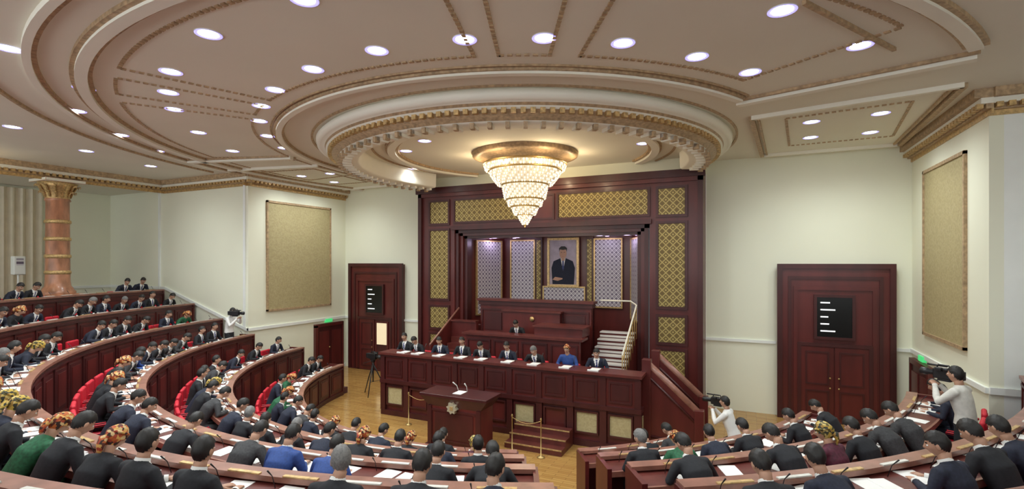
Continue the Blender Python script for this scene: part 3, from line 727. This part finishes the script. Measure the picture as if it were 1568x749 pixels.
for i in range(7):
    y=13.0+i*.28; a=(AX+1.95,AX+2.95); mb.box(a[0],a[1],y,15.0,PZ+i*.18,PZ+(i+1)*.18,WOOD); mb.box(a[0],a[1],y-.03,y+.26,PZ+(i+1)*.18,PZ+(i+1)*.18+.035,MARB)
    mb.box(a[0],a[1],y-.01,y,PZ+i*.18+.06,PZ+i*.18+.12,MARB)
xo=AX+3.0
mb.tube([(xo,12.95,PZ+.95),(xo,14.8,PZ+2.1),(xo-.2,14.95,PZ+2.2),(xo-1.1,14.95,PZ+2.2)],[.022]*4,CEILW,n=8)
mb.tube([(xo,12.95,PZ+.8),(xo,14.8,PZ+1.95)],[.012]*2,BRASS,n=8)
for i in range(8): mb.tube([(xo,12.95+i*.26,PZ+i*.16),(xo,12.95+i*.26,PZ+.95+i*.162)],[.014,.014],BRASS,n=6)
mb.obj('marble_side_steps')
mb=MB()
for i in range(7):
    y=13.2+i*.25; mb.box(-8.85,-8.0,y,15.0,PZ+i*.18,PZ+(i+1)*.18,WOODT)
mb.box(-8.95,-8.87,13.1,14.9,PZ,PZ+.6,WOOD)
vs=[mb.v((x,y,z)) for x in(-8.97,-8.89) for y,z in((13.1,PZ),(14.85,PZ),(14.85,PZ+1.75),(13.1,PZ+.75))]
for q in((3,2,1,0),(4,5,6,7),(0,1,5,4),(1,2,6,5),(2,3,7,6),(3,0,4,7)): mb.f([vs[e] for e in q],WOOD)
mb.tube([(-8.93,13.1,PZ+.79),(-8.93,14.85,PZ+1.79)],[.03]*2,EDGE,n=8)
mb.obj('wooden_side_steps')
px=[812,840,882,925,965,1018,1070,1133,1190]
for i,p in enumerate(px):
    Y=12.12; u=(p-1019)/FPX; r=(-sy_+u*cy_)/(cy_+u*sy_); x=Y*r
    me=WOM[3] if i==7 else (GR[1] if i in(6,) else MEN[[2,0,4,2,0,4,2,0,4][i]])
    inst('seated_woman_in_headscarf' if i==7 else 'presidium_member',me,(x,Y+.02,PZ),math.pi+random.uniform(-.15,.15),.94)
    inst('red_chair',CHAIR,(x,Y+.02,PZ),math.pi,.9)
inst('presiding_speaker',MEN[0],(-6.25,14.0,1.35),math.pi,.93)
mb=MB()
for i,p in enumerate(px):
    u=(p-1019)/FPX; x=11.7*(-sy_+u*cy_)/(cy_+u*sy_)-.05
    mb.box(x-.11,x+.11,11.5,11.78,1.761,1.767,PAPER)
    mb.tube([(x+.2,11.6,1.76),(x+.2,11.62,1.95),(x+.2,11.7,2.03)],[.006,.006,.012],BLACK,n=6)
    mb.box(x-.13,x+.13,11.42,11.46,1.76,1.79,PAPER)
mb.obj('presidium_papers_and_microphones')

# ------------------------------------------------------------------ lectern
mb=MB()
def frus(x0,x1,y0,y1,z0,X0_,X1_,Y0_,Y1_,z1,m):
    vs=[mb.v(p) for p in((x0,y0,z0),(x1,y0,z0),(x1,y1,z0),(x0,y1,z0),(X0_,Y0_,z1),(X1_,Y0_,z1),(X1_,Y1_,z1),(X0_,Y1_,z1))]
    for q in((3,2,1,0),(4,5,6,7),(0,1,5,4),(1,2,6,5),(2,3,7,6),(3,0,4,7)): mb.f([vs[e] for e in q],m)
mb.box(-.74,.74,-.36,.36,0,.12,WOOD2); mb.box(-.68,.68,-.30,.30,.12,1.0,WOOD)
frus(-.68,.68,-.30,.30,1.0,-.86,.86,-.38,.32,1.22,WOOD2); mb.box(-.88,.88,-.40,.34,1.22,1.29,WOOD2,.01)
mb.frame(-.62,.62,.2,.94,-.32,.03,.05,WOOD2); mb.box(-.5,.5,-.315,-.30,.28,.86,WOOD2)
for s in(-1,1): mb.box(s*.64-.05,s*.64+.05,-.33,-.29,.12,1.0,WOOD2)
STAR=mat('silver_star',(.8,.75,.55),.3,.6)
pts=[]
for j in range(16):
    t=j*math.pi/8+math.pi/16; r=.14 if j%2 else .10; pts.append((r*math.cos(t),1.02+r*math.sin(t)))
fr_=[mb.v((x,-.41,z)) for x,z in pts]; bk=[mb.v((x,-.31,z)) for x,z in pts]; mb.f(fr_,STAR)
for j in range(16): mb.f([fr_[j],fr_[(j+1)%16],bk[(j+1)%16],bk[j]],STAR)
mb.box(-.04,.04,-.42,-.41,.98,1.06,GOLD)
for s in(-.12,.12): mb.tube([(s,.1,1.29),(s*1.1,.05,1.42),(s*1.3,-.08,1.52)],[.008,.008,.016],WHITEP,n=8)
mb.box(-.1,.12,-.2,.1,1.292,1.30,PAPER)
mb.obj('lectern',(-6.0,10.05,0))
mb=MB()
for i in range(3): mb.box(-5.1,-3.7,10.55+i*.28,11.35,i*.13,(i+1)*.13,WOODT); mb.box(-5.1,-3.7,10.54+i*.28,10.57+i*.28,(i+1)*.13-.02,(i+1)*.13+.004,GOLD)
mb.obj('front_steps',(0,-.03,0))
def rail(name,pts):
    mb=MB()
    for x,y in pts:
        mb.lathe(x,y,[(.01,0),(.09,0),(.08,.02),(.014,.04),(.011,.80),(.022,.82),(.022,.85),(.01,.87)],BRASS,n=14)
    for (xa,ya),(xb,yb) in zip(pts[:-1],pts[1:]):
        P=[]
        for j in range(9):
            q=j/8; P.append((xa+(xb-xa)*q,ya+(yb-ya)*q,.80-.10*math.sin(math.pi*q)))
        mb.tube(P,[.007]*9,BRASS,n=6)
    mb.obj(name)
rail('brass_rope_barrier',[(-8.1,10.9),(-7.4,10.9)]); rail('brass_rope_barrier',[(-4.8,10.3),(-4.1,10.3)])

# ------------------------------------------------------------------ cameras and camera operators
def cam_mesh():
    mb=MB(); mb.box(-.07,.07,-.2,.16,-.09,.09,BLACK,.02); mb.tube([(0,.14,0),(0,.24,0),(0,.25,0),(0,.36,0)],[.05,.05,.062,.066],BLACK,n=18)
    mb.tube([(0,.36,0),(0,.365,0)],[.05,.05],DISP,n=18); mb.tube([(0,-.08,.09),(0,-.06,.15),(0,.1,.15),(0,.12,.09)],[.014]*4,BLACK,n=8)
    mb.box(-.15,-.07,.0,.1,.06,.12,BLACK,.012); mb.tube([(-.11,-.02,.09),(-.11,-.09,.09)],[.028,.034],BLACK,n=12)
    mb.tube([(.09,.0,.12),(.09,.3,.12)],[.014,.018],BLACK,n=10); mb.box(-.06,.06,-.28,-.2,-.07,.08,BLACK,.01); mb.box(-.05,.05,-.1,.1,-.13,-.09,BLACK,.01)
    bmesh.ops.recalc_face_normals(mb.bm,faces=mb.bm.faces[:]); return mb.mesh('video_camera')
CAM=cam_mesh()
def tripod(x,y,z,h,rz,name='tripod_video_camera'):
    e=bpy.data.objects.new(name,None); COL.objects.link(e); e.location=(x,y,z); e.rotation_euler=(0,0,rz)
    mb=MB()
    for i in range(3):
        t=i*2*math.pi/3+.5; mb.tube([(0,0,h-.2),(.22*math.cos(t),.22*math.sin(t),h*.45),(.42*math.cos(t),.42*math.sin(t),0.01)],[.022,.018,.014],BLACK,n=8)
        mb.tube([(0,0,h*.35),(.26*math.cos(t),.26*math.sin(t),h*.38)],[.008,.008],BLACK,n=6)
    mb.tube([(0,0,h*.35),(0,0,h-.1)],[.02,.03],BLACK,n=10); mb.box(-.05,.05,-.06,.06,h-.14,h-.08,BLACK,.01)
    mb.tube([(.03,-.05,h-.1),(.08,-.4,h-.22)],[.008,.012],BLACK,n=6)
    mb.obj('tripod',parent=e); c=bpy.data.objects.new('camera_body',CAM); COL.objects.link(c); c.parent=e; c.location=(0,0,h+.05)
tripod(-11.0,12.9,0,1.2,math.radians(-100))
def stand(name,low,shirt,trs):
    d=.32 if low else 0
    J=dict(pelvis=(0,-.10 if low else 0,.95-d),waist=(0,-.04 if low else 0,1.12-d),chest=(0,.05,1.32-d),sh=(0,.06,1.46-d),neck=(0,.07,1.53-d),head=(-.02,.11,1.67-d),hr=(4,-4),
      el_l=(-.24,.24,1.26-d),el_r=(.28,.22,1.22-d),wr_l=(-.03,.36,1.46-d),wr_r=(.17,.38,1.44-d),hd_l=(.7,.6,.3),hd_r=(-.3,.8,.5),curl=1.7)
    if low: J.update(kn_l=(-.16,.26,.45),kn_r=(.18,.24,.44),an_l=(-.15,.05,.085),an_r=(.17,.02,.085))
    else: J.update(kn_l=(-.11,.03,.50),kn_r=(.12,.06,.50),an_l=(-.13,0,.085),an_r=(.14,.02,.085))
    return make_person(name,J,shirt,HAIR,None,False,trs)
def operator(x,y,z,rz,low,shirt,sc=.95):
    e=bpy.data.objects.new('camera_operator',None); COL.objects.link(e); e.location=(x,y,z); e.rotation_euler=(0,0,rz); e.scale=(sc,sc,sc)
    o=bpy.data.objects.new('operator_body',stand('operator_body',low,shirt,SUIT)); COL.objects.link(o); o.parent=e
    c=bpy.data.objects.new('shoulder_camera',CAM); COL.objects.link(c); c.parent=e; c.location=(.13,.30,1.63-(.32 if low else 0)); c.scale=(.85,.85,.85)
operator(-.3,11.5,0,math.radians(75),True,SHIRT,1)
operator(2.75,8.95,FZ[2],math.radians(52),False,CSHIRT)
operator(-15.0,10.75,FZ[2],math.radians(-70),False,SHIRT)

# ------------------------------------------------------------------ world & camera
w=bpy.data.worlds.new('World'); S.world=w; w.use_nodes=True; bg=w.node_tree.nodes['Background']; bg.inputs[0].default_value=(.92,.98,1,1); bg.inputs[1].default_value=2.5
c=bpy.data.cameras.new('camera'); c.sensor_width=36; c.lens=36*FPX/2038; c.shift_y=(HOR-486.5)/2038; c.clip_start=.05
o=bpy.data.objects.new('camera',c); COL.objects.link(o); o.location=(0,0,EYE_Z); o.rotation_euler=(math.radians(90),0,math.radians(YAW)); S.camera=o
